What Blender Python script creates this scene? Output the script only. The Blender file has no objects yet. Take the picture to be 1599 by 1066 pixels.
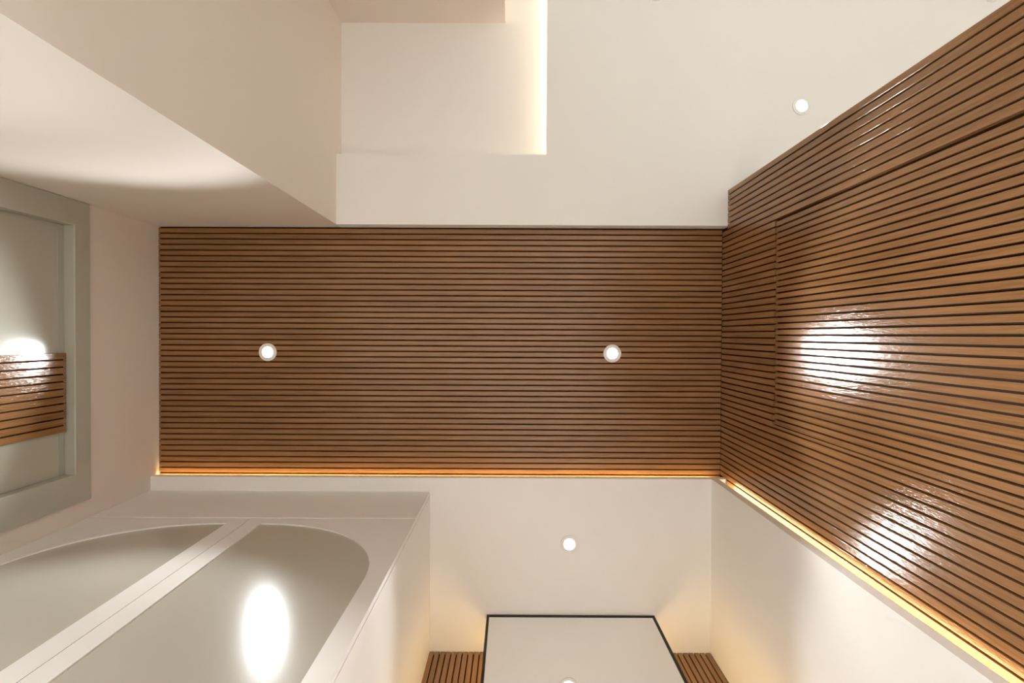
import bpy, bmesh, math, random
from mathutils import Matrix, Vector

random.seed(7)
scene = bpy.context.scene
COL = scene.collection

# ------------------------------------------------------------------ camera
# The camera lies low in the hall and looks straight up, tipped by about 0.7 degrees.
CAM_Z = 0.20
F_PX = 840.0
cam_data = bpy.data.cameras.new('camera')
cam_data.sensor_width = 36.0
cam_data.lens = 36.0 * F_PX / 1599.0
cam_data.clip_start = 0.01
cam = bpy.data.objects.new('camera', cam_data)
COL.objects.link(cam)
up = Vector((1.2 / F_PX, 9.7 / F_PX, -1.0)).normalized()       # world Z seen from the camera
right = Vector((1.0, -0.0045, 0.0))
right = (right - up * right.dot(up)).normalized()              # world X seen from the camera
fwd = up.cross(right)                                          # world Y seen from the camera
rot = Matrix((right, fwd, up))
cam.matrix_world = Matrix.Translation((0, 0, CAM_Z)) @ rot.to_4x4()
scene.camera = cam

# ------------------------------------------------------------------ world, exposure, light settings
world = bpy.data.worlds.new('world')
world.use_nodes = True
world.node_tree.nodes['Background'].inputs['Color'].default_value = (0.02, 0.018, 0.016, 1)
world.node_tree.nodes['Background'].inputs['Strength'].default_value = 1.0
scene.world = world
vs = scene.view_settings
vs.view_transform = 'Standard'
vs.look = 'None'
vs.exposure = 0.08
vs.gamma = 1.0
vs.use_curve_mapping = False
scene.cycles.diffuse_bounces = 10
scene.cycles.glossy_bounces = 6
scene.cycles.max_bounces = 14
scene.cycles.sample_clamp_indirect = 6.0

LAMP_COLOR = (0.95, 0.98, 0.985)
LAMP_POWER = 56.0       # wide beam
CORE_POWER = 185.0      # bright core of the beam, straight down
LIVING_POWER = 26.0
LIVING_CORE = 84.0
CONE = math.radians(90)
LED_COLOR = (1.0, 0.70, 0.32)
LED_COVE_COLOR = (1.0, 0.82, 0.58)

# ------------------------------------------------------------------ measured sizes (metres, floor = 0)
WOOD = 2.700      # face of the slatted ceiling
WHITE = 2.640     # plastered ceilings and soffits
REC = 2.713       # recess above the soffit
XL = -1.647       # left wall
XR = 0.9695       # face of the slats on the right wall
Y_HALL0 = -0.499  # hall edge at the soffit
Y_LOW = 0.650     # edge of the lower white ceiling
Y_WARD = 0.715    # wardrobe doors
Y_END = 1.4445    # face of the slats on the end wall
X_WARD = -0.3735  # right side of the wardrobe
X_WHITE = 0.908   # white wall on the right
SLAT_T = 0.015


# ------------------------------------------------------------------ materials
def new_mat(name):
    m = bpy.data.materials.new(name)
    m.use_nodes = True
    nt = m.node_tree
    return m, nt, nt.nodes['Principled BSDF'], nt.nodes, nt.links


def plain(name, color, rough=0.5, spec=0.5, metallic=0.0, mottling=0.03, scale=6.0, bump=0.0, bump_scale=200.0):
    m, nt, b, N, L = new_mat(name)
    tc = N.new('ShaderNodeTexCoord')
    nz = N.new('ShaderNodeTexNoise')
    nz.inputs['Scale'].default_value = scale
    nz.inputs['Detail'].default_value = 4
    L.new(tc.outputs['Object'], nz.inputs['Vector'])
    ramp = N.new('ShaderNodeMix')
    ramp.data_type = 'RGBA'
    lo = [c * (1 - mottling) for c in color]
    hi = [min(1, c * (1 + mottling)) for c in color]
    ramp.inputs['A'].default_value = (*lo, 1)
    ramp.inputs['B'].default_value = (*hi, 1)
    L.new(nz.outputs['Fac'], ramp.inputs['Factor'])
    L.new(ramp.outputs['Result'], b.inputs['Base Color'])
    b.inputs['Roughness'].default_value = rough
    b.inputs['Specular IOR Level'].default_value = spec
    b.inputs['Metallic'].default_value = metallic
    if bump:
        n2 = N.new('ShaderNodeTexNoise')
        n2.inputs['Scale'].default_value = bump_scale
        n2.inputs['Detail'].default_value = 3
        L.new(tc.outputs['Object'], n2.inputs['Vector'])
        bp = N.new('ShaderNodeBump')
        bp.inputs['Strength'].default_value = bump
        bp.inputs['Distance'].default_value = 0.001
        L.new(n2.outputs['Fac'], bp.inputs['Height'])
        L.new(bp.outputs['Normal'], b.inputs['Normal'])
    return m


def wood(name, dark, mid, light, rough=0.24):
    """Varnished walnut; grain runs along the local X axis of each slat."""
    m, nt, b, N, L = new_mat(name)
    tc = N.new('ShaderNodeTexCoord')
    oi = N.new('ShaderNodeObjectInfo')
    off = N.new('ShaderNodeVectorMath')
    off.operation = 'SCALE'
    off.inputs[0].default_value = (37.0, 11.0, 5.0)
    L.new(oi.outputs['Random'], off.inputs['Scale'])
    add = N.new('ShaderNodeVectorMath')
    add.operation = 'ADD'
    L.new(tc.outputs['Object'], add.inputs[0])
    L.new(off.outputs[0], add.inputs[1])
    mp = N.new('ShaderNodeMapping')
    mp.inputs['Scale'].default_value = (7.0, 210.0, 210.0)
    L.new(add.outputs[0], mp.inputs['Vector'])
    fine = N.new('ShaderNodeTexNoise')
    fine.inputs['Scale'].default_value = 1.0
    fine.inputs['Detail'].default_value = 5
    fine.inputs['Roughness'].default_value = 0.62
    fine.inputs['Distortion'].default_value = 0.4
    L.new(mp.outputs[0], fine.inputs['Vector'])
    mp2 = N.new('ShaderNodeMapping')
    mp2.inputs['Scale'].default_value = (2.2, 26.0, 26.0)
    L.new(add.outputs[0], mp2.inputs['Vector'])
    broad = N.new('ShaderNodeTexNoise')
    broad.inputs['Scale'].default_value = 1.0
    broad.inputs['Detail'].default_value = 3
    L.new(mp2.outputs[0], broad.inputs['Vector'])
    mixf = N.new('ShaderNodeMath')
    mixf.operation = 'MULTIPLY_ADD'
    mixf.inputs[1].default_value = 0.55
    L.new(fine.outputs['Fac'], mixf.inputs[0])
    sc = N.new('ShaderNodeMath')
    sc.operation = 'MULTIPLY'
    sc.inputs[1].default_value = 0.45
    L.new(broad.outputs['Fac'], sc.inputs[0])
    L.new(sc.outputs[0], mixf.inputs[2])
    ramp = N.new('ShaderNodeValToRGB')
    ramp.color_ramp.elements[0].position = 0.30
    ramp.color_ramp.elements[0].color = (*dark, 1)
    ramp.color_ramp.elements[1].position = 0.70
    ramp.color_ramp.elements[1].color = (*light, 1)
    e = ramp.color_ramp.elements.new(0.5)
    e.color = (*mid, 1)
    L.new(mixf.outputs[0], ramp.inputs['Fac'])
    hsv = N.new('ShaderNodeHueSaturation')
    vr = N.new('ShaderNodeMapRange')
    vr.inputs['To Min'].default_value = 0.95
    vr.inputs['To Max'].default_value = 1.05
    L.new(oi.outputs['Random'], vr.inputs['Value'])
    L.new(vr.outputs['Result'], hsv.inputs['Value'])
    L.new(ramp.outputs['Color'], hsv.inputs['Color'])
    L.new(hsv.outputs['Color'], b.inputs['Base Color'])
    b.inputs['Roughness'].default_value = rough
    b.inputs['Specular IOR Level'].default_value = 0.5
    # brushed varnish: fine ripples along the grain break the highlights into streaks
    mp3 = N.new('ShaderNodeMapping')
    mp3.inputs['Scale'].default_value = (60.0, 260.0, 260.0)
    L.new(add.outputs[0], mp3.inputs['Vector'])
    rip = N.new('ShaderNodeTexNoise')
    rip.inputs['Scale'].default_value = 1.0
    rip.inputs['Detail'].default_value = 3
    L.new(mp3.outputs[0], rip.inputs['Vector'])
    bp = N.new('ShaderNodeBump')
    bp.inputs['Strength'].default_value = 1.0
    bp.inputs['Distance'].default_value = 0.0007
    L.new(rip.outputs['Fac'], bp.inputs['Height'])
    L.new(bp.outputs['Normal'], b.inputs['Normal'])
    return m


def emitter(name, color, strength):
    m, nt, b, N, L = new_mat(name)
    b.inputs['Base Color'].default_value = (0.8, 0.8, 0.8, 1)
    b.inputs['Emission Color'].default_value = (*color, 1)
    b.inputs['Emission Strength'].default_value = strength
    return m


def tile_floor(name):
    m, nt, b, N, L = new_mat(name)
    tc = N.new('ShaderNodeTexCoord')
    br = N.new('ShaderNodeTexBrick')
    br.offset = 0.0
    br.inputs['Scale'].default_value = 1.0
    br.inputs['Brick Width'].default_value = 0.8
    br.inputs['Row Height'].default_value = 0.8
    br.inputs['Mortar Size'].default_value = 0.003
    br.inputs['Color1'].default_value = (0.88, 0.85, 0.80, 1)
    br.inputs['Color2'].default_value = (0.87, 0.84, 0.79, 1)
    br.inputs['Mortar'].default_value = (0.40, 0.36, 0.31, 1)
    L.new(tc.outputs['Object'], br.inputs['Vector'])
    L.new(br.outputs['Color'], b.inputs['Base Color'])
    b.inputs['Roughness'].default_value = 0.45
    return m


M_PAINT = plain('warm_white_paint', (0.88, 0.865, 0.84), rough=0.7, spec=0.3, mottling=0.008)
M_WALL = plain('beige_wall_paint', (0.77, 0.70, 0.64), rough=0.7, spec=0.3, mottling=0.008)
M_WOOD = wood('walnut_slat', (0.182, 0.086, 0.032), (0.275, 0.136, 0.053), (0.350, 0.181, 0.076), rough=0.14)
M_BACK = plain('dark_backing', (0.060, 0.027, 0.010), rough=0.85, spec=0.1)
M_LACQ = plain('white_lacquer', (0.87, 0.845, 0.815), rough=0.45, spec=0.4, mottling=0.006)
M_GLASS = plain('greige_gloss_panel', (0.55, 0.525, 0.455), rough=0.18, spec=0.33, mottling=0.01)
M_DOOR = plain('grey_green_lacquer', (0.47, 0.46, 0.385), rough=0.14, spec=0.45, mottling=0.01)
M_GASKET = plain('door_gasket', (0.42, 0.41, 0.34), rough=0.6, spec=0.3)
M_BLACK = plain('black_metal', (0.022, 0.016, 0.011), rough=0.5, spec=0.25)
M_MIRROR = plain('mirror_silver', (0.93, 0.93, 0.92), rough=0.015, metallic=1.0, mottling=0.0)
M_RING = plain('lamp_ring_white', (0.86, 0.84, 0.80), rough=0.4)
M_DISC = emitter('lamp_disc', (1.0, 0.98, 0.96), 4.0)
M_LED = emitter('led_amber', LED_COLOR, 18.0)
M_LED_WALL = emitter('led_amber_wall', (1.0, 0.77, 0.42), 12.0)
M_LED_COVE = emitter('led_warm', LED_COVE_COLOR, 20.0)
M_LED_MIRROR = emitter('led_mirror', (1.0, 0.68, 0.30), 3.7)
M_FLOOR = tile_floor('pale_stone_tile')


# ------------------------------------------------------------------ builders
def add_box(bm, x0, x1, y0, y1, z0, z1):
    v = [bm.verts.new(p) for p in ((x0, y0, z0), (x1, y0, z0), (x1, y1, z0), (x0, y1, z0),
                                   (x0, y0, z1), (x1, y0, z1), (x1, y1, z1), (x0, y1, z1))]
    for f in ((0, 3, 2, 1), (4, 5, 6, 7), (0, 1, 5, 4), (1, 2, 6, 5), (2, 3, 7, 6), (3, 0, 4, 7)):
        bm.faces.new([v[i] for i in f])


def link(name, bm, mat, parent=None, smooth=False):
    me = bpy.data.meshes.new(name)
    bmesh.ops.recalc_face_normals(bm, faces=bm.faces[:])
    bm.to_mesh(me)
    bm.free()
    me.materials.append(mat)
    if smooth:
        for p in me.polygons:
            p.use_smooth = True
    o = bpy.data.objects.new(name, me)
    COL.objects.link(o)
    if parent:
        o.parent = parent
    return o


def boxes(name, lst, mat, parent=None, bevel=0.0):
    bm = bmesh.new()
    for b in lst:
        add_box(bm, *b)
    if bevel:
        bmesh.ops.bevel(bm, geom=bm.edges[:], offset=bevel, segments=2, profile=0.5, affect='EDGES')
    return link(name, bm, mat, parent)


def tag(o, label, category=None, group=None, kind=None):
    o['label'] = label
    if category:
        o['category'] = category
    if group:
        o['group'] = group
    if kind:
        o['kind'] = kind
    return o


def struct(o, label, category):
    return tag(o, label, category, kind='structure')


def empty(name, loc=(0, 0, 0)):
    o = bpy.data.objects.new(name, None)
    o.empty_display_size = 0.1
    o.location = loc
    COL.objects.link(o)
    return o


def slat_mesh(name, length, width, thick, mat, ch=0.0020):
    """A slat along local X, its face towards +Z, edges eased by a small chamfer."""
    w = width / 2
    prof = [(-w, 0), (w, 0), (w, thick - ch), (w - ch, thick), (-w + ch, thick), (-w, thick - ch)]
    bm = bmesh.new()
    a = [bm.verts.new((0, y, z)) for y, z in prof]
    b = [bm.verts.new((length, y, z)) for y, z in prof]
    n = len(prof)
    for i in range(n):
        j = (i + 1) % n
        bm.faces.new((a[i], a[j], b[j], b[i]))
    bm.faces.new(a[::-1])
    bm.faces.new(b)
    bmesh.ops.recalc_face_normals(bm, faces=bm.faces[:])
    me = bpy.data.meshes.new(name)
    bm.to_mesh(me)
    bm.free()
    me.materials.append(mat)
    return me


_cache = {}


def slat(parent, basis, loc, length, width, thick=SLAT_T, ch=0.0007):
    key = (round(length, 4), round(width, 4), round(thick, 4), ch)
    if key not in _cache:
        _cache[key] = slat_mesh('slat', length, width, thick, M_WOOD, ch)
    o = bpy.data.objects.new('slat', _cache[key])
    COL.objects.link(o)
    o.parent = parent
    o.matrix_world = Matrix.Translation(loc) @ basis.to_4x4()
    return o


def cols(x, y, z):
    return Matrix((x, y, z)).transposed()


B_CEIL = cols((1, 0, 0), (0, -1, 0), (0, 0, -1))      # along X, face down
B_RIGHT = cols((0, 0, 1), (0, 1, 0), (-1, 0, 0))      # upright, face towards -X
B_END = cols((0, 0, 1), (-1, 0, 0), (0, -1, 0))       # upright, face towards -Y
B_DOOR = cols((0, 0, 1), (0, -1, 0), (1, 0, 0))       # upright, face towards +X


# ------------------------------------------------------------------ the shell of the rooms
struct(boxes('floor', [(-1.9, 4.6, -4.7, 1.7, -0.1, 0.0)], M_FLOOR), 'pale stone tile floor of hall and living room', 'floor')

# upper white soffit, with the recess beside it
struct(boxes('ceiling_soffit', [
    (-0.802, 4.6, -0.817, Y_HALL0, WHITE, 2.86),
    (0.149, 4.6, -4.7, -0.817, WHITE, 2.668),
    (0.30, 4.6, -4.7, -0.817, 2.668, 2.86)], M_PAINT),
    'broad flat white dropped ceiling above the slatted ceiling with glowing edge', 'ceiling')
rec = struct(boxes('ceiling_recess', [(-0.802, 0.30, -4.7, -0.817, REC, 2.86)], M_PAINT),
             'white recessed ceiling bay washed by a warm strip along one edge', 'ceiling')
boxes('led_strip', [(0.232, 0.244, -4.5, -0.83, 2.671, 2.679)], M_LED_COVE, rec)

# lower white ceiling
low = struct(boxes('ceiling_lower', [
    (XL, 0.984, Y_LOW, 1.60, WHITE, 2.674),
    (XL, 0.984, 0.735, 1.60, 2.674, 2.86)], M_PAINT),
    'white ceiling between wardrobe and mirror with an amber light slot', 'ceiling')
boxes('led_strip', [(XL + 0.01, 0.93, 0.662, 0.690, 2.6745, 2.676)], M_LED, low)

# slatted ceiling
wc = struct(boxes('ceiling_slatted', [(XL, 0.9845, Y_HALL0, 0.735, WOOD + SLAT_T, 2.86)], M_BACK),
            'dark walnut slatted ceiling of narrow long boards over the hall', 'ceiling')
P = 0.02593
SW = 0.0207
for k in range(-1, 46):
    yc = -0.4932 + (k + 0.5) * P
    w = SW
    if k == -1:
        continue
    slat(wc, B_CEIL, (XL + 0.001, yc, WOOD + SLAT_T), XR - XL - 0.002, w, ch=0.0020)

# left wall with the opening of the entrance door
OP0, OP1, OPZ = -0.4132, 0.539, 2.217
struct(boxes('wall_left', [
    (-1.82, XL, Y_HALL0, OP0, 0, 2.86),
    (-1.82, XL, OP1, 1.60, 0, 2.86),
    (-1.82, XL, OP0, OP1, OPZ, 2.86)], M_WALL), 'beige painted wall around the grey entrance door', 'wall')
# block of wall beside the entrance; its faces look on the hall and on the passage
struct(boxes('wall_entry', [(-1.82, -0.802, -1.60, Y_HALL0, 0, 2.86)], M_WALL),
       'projecting beige wall corner with a scallop of lamplight', 'wall')
struct(boxes('wall_passage', [(-0.802, -0.041, -1.57, -1.447, 0, REC)], M_WALL),
       'short beige wall closing the recessed ceiling bay', 'wall')
struct(boxes('wall_far', [(-0.92, 4.6, -4.7, -4.6, 0, WHITE), (-0.92, 0.30, -4.7, -4.6, WHITE, 2.86)], M_PAINT),
       'white far wall of the living room', 'wall')
struct(boxes('wall_west', [(-0.92, -0.802, -4.6, -1.60, 0, 2.86)], M_PAINT), 'white side wall of the passage', 'wall')
struct(boxes('wall_east', [(4.5, 4.6, -4.6, -0.659, 0, WHITE)], M_PAINT), 'white side wall of the living room', 'wall')
struct(boxes('wall_living', [(1.12, 4.5, -0.659, -0.54, 0, WHITE)], M_PAINT), 'white wall behind the slatted partition', 'wall')

# right wall: walnut slats on a dark backing, with a door hidden in them
DY0, DY1, DZ = -0.4276, 0.3277, 2.198
wr = struct(boxes('wall_right', [
    (XR + SLAT_T, 1.12, -0.659, Y_HALL0, 0, WHITE),
    (XR + SLAT_T, 1.12, Y_HALL0, DY0, 0, 2.86),
    (XR + SLAT_T, 1.12, DY1, 1.60, 0, 2.86),
    (XR + SLAT_T, 1.12, DY0, DY1, DZ, 2.86)], M_BACK),
    'upright walnut slat wall with a flush hidden door', 'wall')
P2 = 0.0257
SW2 = 0.0202


def right_piece(y0, y1, z0, z1):
    if y1 - y0 > 0.002:
        slat(wr, B_RIGHT, (XR + SLAT_T, (y0 + y1) / 2, z0), z1 - z0, y1 - y0)


for k in range(-1, 52):
    yc = -0.6365 + (k + 0.5) * P2
    y0, y1 = yc - SW2 / 2, yc + SW2 / 2
    top = WHITE - 0.001 if (y1 < Y_HALL0 or y0 > Y_LOW - 0.002) else WOOD - 0.001
    if y0 < Y_HALL0 < y1:
        top = WHITE - 0.001
    if k == -1:
        y0 = -0.659
    if y1 <= DY0 or y0 >= DY1:
        right_piece(y0, y1, 0.0, top)
    elif y0 >= DY0 and y1 <= DY1:
        right_piece(y0, y1, DZ + 0.002, top)
    elif y0 < DY0:
        right_piece(y0, DY0, 0.0, DZ)
        right_piece(y0, y1, DZ + 0.002, top)
    else:
        right_piece(DY1, y1, 0.0, DZ)
        right_piece(y0, y1, DZ + 0.002, top)

hd = empty('door_2', (0.99, -0.05, 0))
struct(hd, 'flush hidden door covered with walnut slats', 'door')
inv = hd.matrix_basis.inverted()
leaf = boxes('leaf', [(XR + SLAT_T + 0.004, 1.05, DY0 + 0.004, DY1 - 0.002, 0.005, DZ - 0.004)], M_BACK)
leaf.parent = hd
leaf.matrix_parent_inverse = inv
P3 = 0.02214
n3 = 34
for k in range(n3):
    y0 = DY0 + 0.0045 + k * P3 * (0.7485 / (n3 * P3 - 0.0055))
    o = slat(None, B_RIGHT, (XR + SLAT_T + 0.004, y0 + 0.0083, 0.005), DZ - 0.009, 0.0166)
    o.parent = hd
    o.matrix_parent_inverse = inv

# white wall that stops short of the slats and hides a light strip
ww = struct(boxes('wall_white', [(X_WHITE, 0.940, Y_LOW, Y_END, 0, WHITE)], M_PAINT),
            'white wall panel with an amber glow along its edge', 'wall')
boxes('led_strip', [(0.9405, 0.942, 0.659, 0.690, 0.05, 2.605)], M_LED_WALL, ww)

# end wall with slats behind the mirror
we = struct(boxes('wall_end', [(X_WARD, 0.968, Y_END + SLAT_T, 1.60, 0, WHITE)], M_BACK),
            'walnut slat wall behind the tall black framed mirror', 'wall')
for k in range(0, 51):
    xc = -0.3508 + (k - 0.5) * P2
    if xc + SW2 / 2 > 0.93:
        break
    slat(we, B_END, (xc, Y_END + SLAT_T, 0.0), WHITE - 0.001, SW2)

# ------------------------------------------------------------------ entrance door
ed = empty('door_1', (XL, 0.06, 0))
struct(ed, 'grey entrance door with wide casing and a walnut slat inlay', 'door')
einv = ed.matrix_basis.inverted()


def epart(o):
    o.parent = ed
    o.matrix_parent_inverse = einv
    return o


CF = -1.6357                      # front of the casing
CO0, CO1, COZ = -0.4975, 0.6395, 2.281
LEAF = -1.676
I0, I1, IZ = -0.4032, 0.529, 2.207


def casing_mesh():
    """U-shaped casing with its lining, bevelled on the inner edge."""
    bm = bmesh.new()
    outer = [(CO0, 0.0), (CO0, COZ), (CO1, COZ), (CO1, 0.0)]
    inner = [(I0, 0.0), (I0, IZ), (I1, IZ), (I1, 0.0)]
    bev = 0.003
    inb = [(I0 - bev, 0.0), (I0 - bev, IZ + bev), (I1 + bev, IZ + bev), (I1 + bev, 0.0)]
    loops = [[(XL, y, z) for y, z in outer],
             [(CF, y, z) for y, z in outer],
             [(CF, y, z) for y, z in inb],
             [(CF - bev, y, z) for y, z in inner],
             [(LEAF - 0.01, y, z) for y, z in inner]]
    vv = [[bm.verts.new(p) for p in lp] for lp in loops]
    for a, b in zip(vv[:-1], vv[1:]):
        for i in range(3):
            bm.faces.new((a[i], a[i + 1], b[i + 1], b[i]))
    return bm


epart(link('casing', casing_mesh(), M_DOOR))
epart(boxes('leaf', [(LEAF - 0.05, LEAF, I0 + 0.0005, I1 - 0.0005, 0.008, IZ - 0.0005)], M_DOOR))
epart(boxes('edge_band', [(LEAF, LEAF + 0.0015, I0 + 0.001, I1 - 0.001, IZ - 0.027, IZ - 0.001)], M_GASKET))
epart(boxes('inlay_backing', [(LEAF, LEAF + 0.002, 0.0735, 0.3665, 0.05, IZ - 0.006)], M_BACK))
NI = 11
PI_ = (0.3665 - 0.0735 + 0.005) / NI
for k in range(NI):
    o = slat(None, B_DOOR, (LEAF + 0.002, 0.0735 + k * PI_ + (PI_ - 0.005) / 2, 0.05), IZ - 0.055, PI_ - 0.005, 0.009)
    epart(o)

# ------------------------------------------------------------------ wardrobe
wa = empty('wardrobe', ((XL + X_WARD) / 2, 1.08, 0))
tag(wa, 'tall white wardrobe with a pair of arched grey panelled doors', 'wardrobe')
winv = wa.matrix_basis.inverted()


def wpart(o):
    o.parent = wa
    o.matrix_parent_inverse = winv
    return o


WX0, WX1 = XL + 0.0015, X_WARD
FT = 0.0165                       # thickness of doors and filler
CARC = Y_WARD + FT + 0.0035        # front of the carcass
wpart(boxes('side_panel', [(WX1 - 0.02, WX1, CARC, 1.458, 0, WHITE - 0.001)], M_LACQ))
wpart(boxes('carcass', [(WX0, WX0 + 0.02, CARC, 1.58, 0, WHITE - 0.001),
                        (WX0 + 0.02, WX1 - 0.02, CARC, 1.58, 2.25, WHITE - 0.001),
                        (WX0 + 0.02, WX1 - 0.02, 1.56, 1.58, 0, 2.25),
                        (WX0 + 0.02, WX1 - 0.02, CARC, 1.56, 0.0, 0.08)], M_LACQ))
wpart(boxes('filler_panel', [(WX0, WX1, Y_WARD - 0.002, Y_WARD + FT, 2.2832, WHITE - 0.001)], M_LACQ, bevel=0.0006))
MIDX = -1.0118
DTOP, DBOT = 2.2795, 0.085


def arch_outline(sx, x_in, x_out, z0, ztop, rz, n=40):
    """Opening: upright edge at x_in, quarter arch rising from x_out."""
    rx = abs(x_out - x_in)
    pts = [(x_in, z0), (x_out, z0)]
    e = 2 / 2.12
    for i in range(n + 1):
        a = math.pi / 2 * i / n
        pts.append((x_in + sx * rx * math.cos(a) ** e, ztop - rz + rz * math.sin(a) ** e))
    out = []
    for p in pts:
        if not out or (abs(out[-1][0] - p[0]) + abs(out[-1][1] - p[1])) > 1e-5:
            out.append(p)
    return out


def door_mesh(rect, hole, y0, y1):
    bm = bmesh.new()
    edges = []
    for lp in (rect, hole):
        vs_ = [bm.verts.new((x, y0, z)) for x, z in lp]
        for i in range(len(vs_)):
            edges.append(bm.edges.new((vs_[i], vs_[(i + 1) % len(vs_)])))
    res = bmesh.ops.triangle_fill(bm, edges=edges, use_beauty=True, use_dissolve=False)
    faces = [g for g in res['geom'] if isinstance(g, bmesh.types.BMFace)]
    ext = bmesh.ops.extrude_face_region(bm, geom=faces)
    bmesh.ops.translate(bm, vec=(0, y1 - y0, 0), verts=[g for g in ext['geom'] if isinstance(g, bmesh.types.BMVert)])
    return bm


def panel_mesh(outline, y0, y1):
    bm = bmesh.new()
    f = bm.faces.new([bm.verts.new((x, y0, z)) for x, z in outline])
    ext = bmesh.ops.extrude_face_region(bm, geom=[f])
    bmesh.ops.translate(bm, vec=(0, y1 - y0, 0), verts=[g for g in ext['geom'] if isinstance(g, bmesh.types.BMVert)])
    return bm


for sx, xa, xb, xin, xout in ((1, MIDX + 0.0012, WX1, -0.949, -0.432),
                              (-1, MIDX - 0.0012, WX0, -1.0795, -1.5925)):
    lo, hi = min(xa, xb), max(xa, xb)
    rect = [(lo, DBOT), (hi, DBOT), (hi, DTOP), (lo, DTOP)]
    hole = arch_outline(sx, xin, xout, 0.16, 2.2268, 0.475)
    d = wpart(link('door', door_mesh(rect, hole, Y_WARD, Y_WARD + FT), M_LACQ))
    g = link('arched_panel', panel_mesh(arch_outline(sx, xin - sx * 0.0005, xout + sx * 0.0005, 0.1595, 2.2273, 0.475),
                                        Y_WARD + 0.005, Y_WARD + FT - 0.001), M_GLASS)
    g.parent = d
    g['label'] = 'glossy grey-beige arched panel'

# ------------------------------------------------------------------ mirror
mr = empty('wall_mirror', (0.269, 1.36, 0))
tag(mr, 'tall mirror with thin black frame, lit from behind', 'mirror')
minv = mr.matrix_basis.inverted()


def mpart(o):
    o.parent = mr
    o.matrix_parent_inverse = minv
    return o


MX0, MX1, MY, MZ0, MZ1, FW = -0.1123, 0.6503, 1.2727, 0.06, 2.637, 0.0112


def frame_mesh():
    bm = bmesh.new()
    o = [(MX0, MZ0), (MX1, MZ0), (MX1, MZ1), (MX0, MZ1)]
    i = [(MX0 + FW, MZ0 + FW), (MX1 - FW, MZ0 + FW), (MX1 - FW, MZ1 - FW), (MX0 + FW, MZ1 - FW)]
    lp = [[bm.verts.new((x, y, z)) for x, z in L_] for L_, y in ((o, MY), (i, MY), (i, MY + 0.018), (o, MY + 0.018))]
    for a, b in zip(lp, lp[1:] + lp[:1]):
        for k in range(4):
            bm.faces.new((a[k], a[(k + 1) % 4], b[(k + 1) % 4], b[k]))
    return bm


mpart(link('frame', frame_mesh(), M_BLACK))
mpart(boxes('mirror_glass', [(MX0 + FW, MX1 - FW, MY + 0.003, MY + 0.008, MZ0 + FW, MZ1 - FW)], M_MIRROR))
mpart(boxes('back_box', [(-0.043, 0.581, MY + 0.019, Y_END - 0.001, 0.08, 2.62)], M_BLACK))
mpart(boxes('led_strip', [(-0.050, -0.044, 1.325, 1.420, 0.10, 2.60)], M_LED_MIRROR))
mpart(boxes('led_strip', [(0.582, 0.588, 1.325, 1.420, 0.10, 2.60)], M_LED_MIRROR))


# ------------------------------------------------------------------ downlights
def ring_mesh():
    bm = bmesh.new()
    n = 40
    prof = [(0.0415, 0.0), (0.0413, -0.0028), (0.0402, -0.0040), (0.0270, -0.0040), (0.0263, -0.0034), (0.0261, 0.0)]
    rows = []
    for i in range(n):
        a = 2 * math.pi * i / n
        rows.append([bm.verts.new((r * math.cos(a), r * math.sin(a), z)) for r, z in prof])
    for i in range(n):
        a, b = rows[i], rows[(i + 1) % n]
        for k in range(len(prof) - 1):
            bm.faces.new((a[k], b[k], b[k + 1], a[k + 1]))
    return bm


def disc_mesh():
    bm = bmesh.new()
    n = 32
    rim = [bm.verts.new((0.0262 * math.cos(2 * math.pi * i / n), 0.0262 * math.sin(2 * math.pi * i / n), -0.0022)) for i in range(n)]
    c = bm.verts.new((0, 0, -0.0026))
    for i in range(n):
        bm.faces.new((rim[i], rim[(i + 1) % n], c))
    return bm


proto_ring = link('ring', ring_mesh(), M_RING)
proto_disc = link('lens', disc_mesh(), M_DISC)
proto_disc['label'] = 'glowing round lens'
first = True


def downlight(x, y, z, label, power, core=CORE_POWER):
    global first
    e = empty('downlight', (x, y, z))
    tag(e, label, 'downlight', 'recessed ceiling downlights')
    for p in (proto_ring, proto_disc):
        o = p if first else p.copy()
        if not first:
            COL.objects.link(o)
        o.parent = e
    first = False
    for nm, en, size, blend in (('downlight_beam', power, CONE, 0.40), ('downlight_core', core, math.radians(58), 0.85)):
        ld = bpy.data.lights.new(nm, 'SPOT')
        ld.energy = en
        ld.color = LAMP_COLOR
        ld.spot_size = size
        ld.spot_blend = blend
        ld.shadow_soft_size = 0.025
        lo = bpy.data.objects.new(nm, ld)
        COL.objects.link(lo)
        lo.parent = e
        lo.location = (0, 0, -0.006)


downlight(-1.1388, 0.0835, WOOD, 'round downlight in the slatted ceiling towards the grey entrance door', LAMP_POWER * 1.22)
downlight(0.4626, 0.0824, WOOD, 'round downlight in the slatted ceiling towards the walnut slat wall', LAMP_POWER * 1.30)
downlight(0.2619, 0.9498, WHITE, 'round downlight in the white ceiling in front of the mirror', LAMP_POWER * 0.70, CORE_POWER * 0.8)
downlight(1.2973, -1.0392, WHITE, 'round downlight in the white soffit beyond the slat wall corner', LIVING_POWER, LIVING_CORE)
downlight(2.1452, -1.5475, WHITE, 'round downlight cut by the top edge above the slat wall', LIVING_POWER, LIVING_CORE)
downlight(0.6367, -1.5475, WHITE, 'round downlight cut by the top edge beside the glowing recess', LIVING_POWER, LIVING_CORE)
for i, (x, y) in enumerate(((1.30, -2.6), (2.9, -2.6), (3.6, -1.5), (1.30, -3.7), (2.9, -3.7))):  # lamps out of view, added to raise the bounced light
    downlight(x, y, WHITE, 'unseen round downlight added for fill light deeper in the living room', LIVING_POWER, LIVING_CORE)
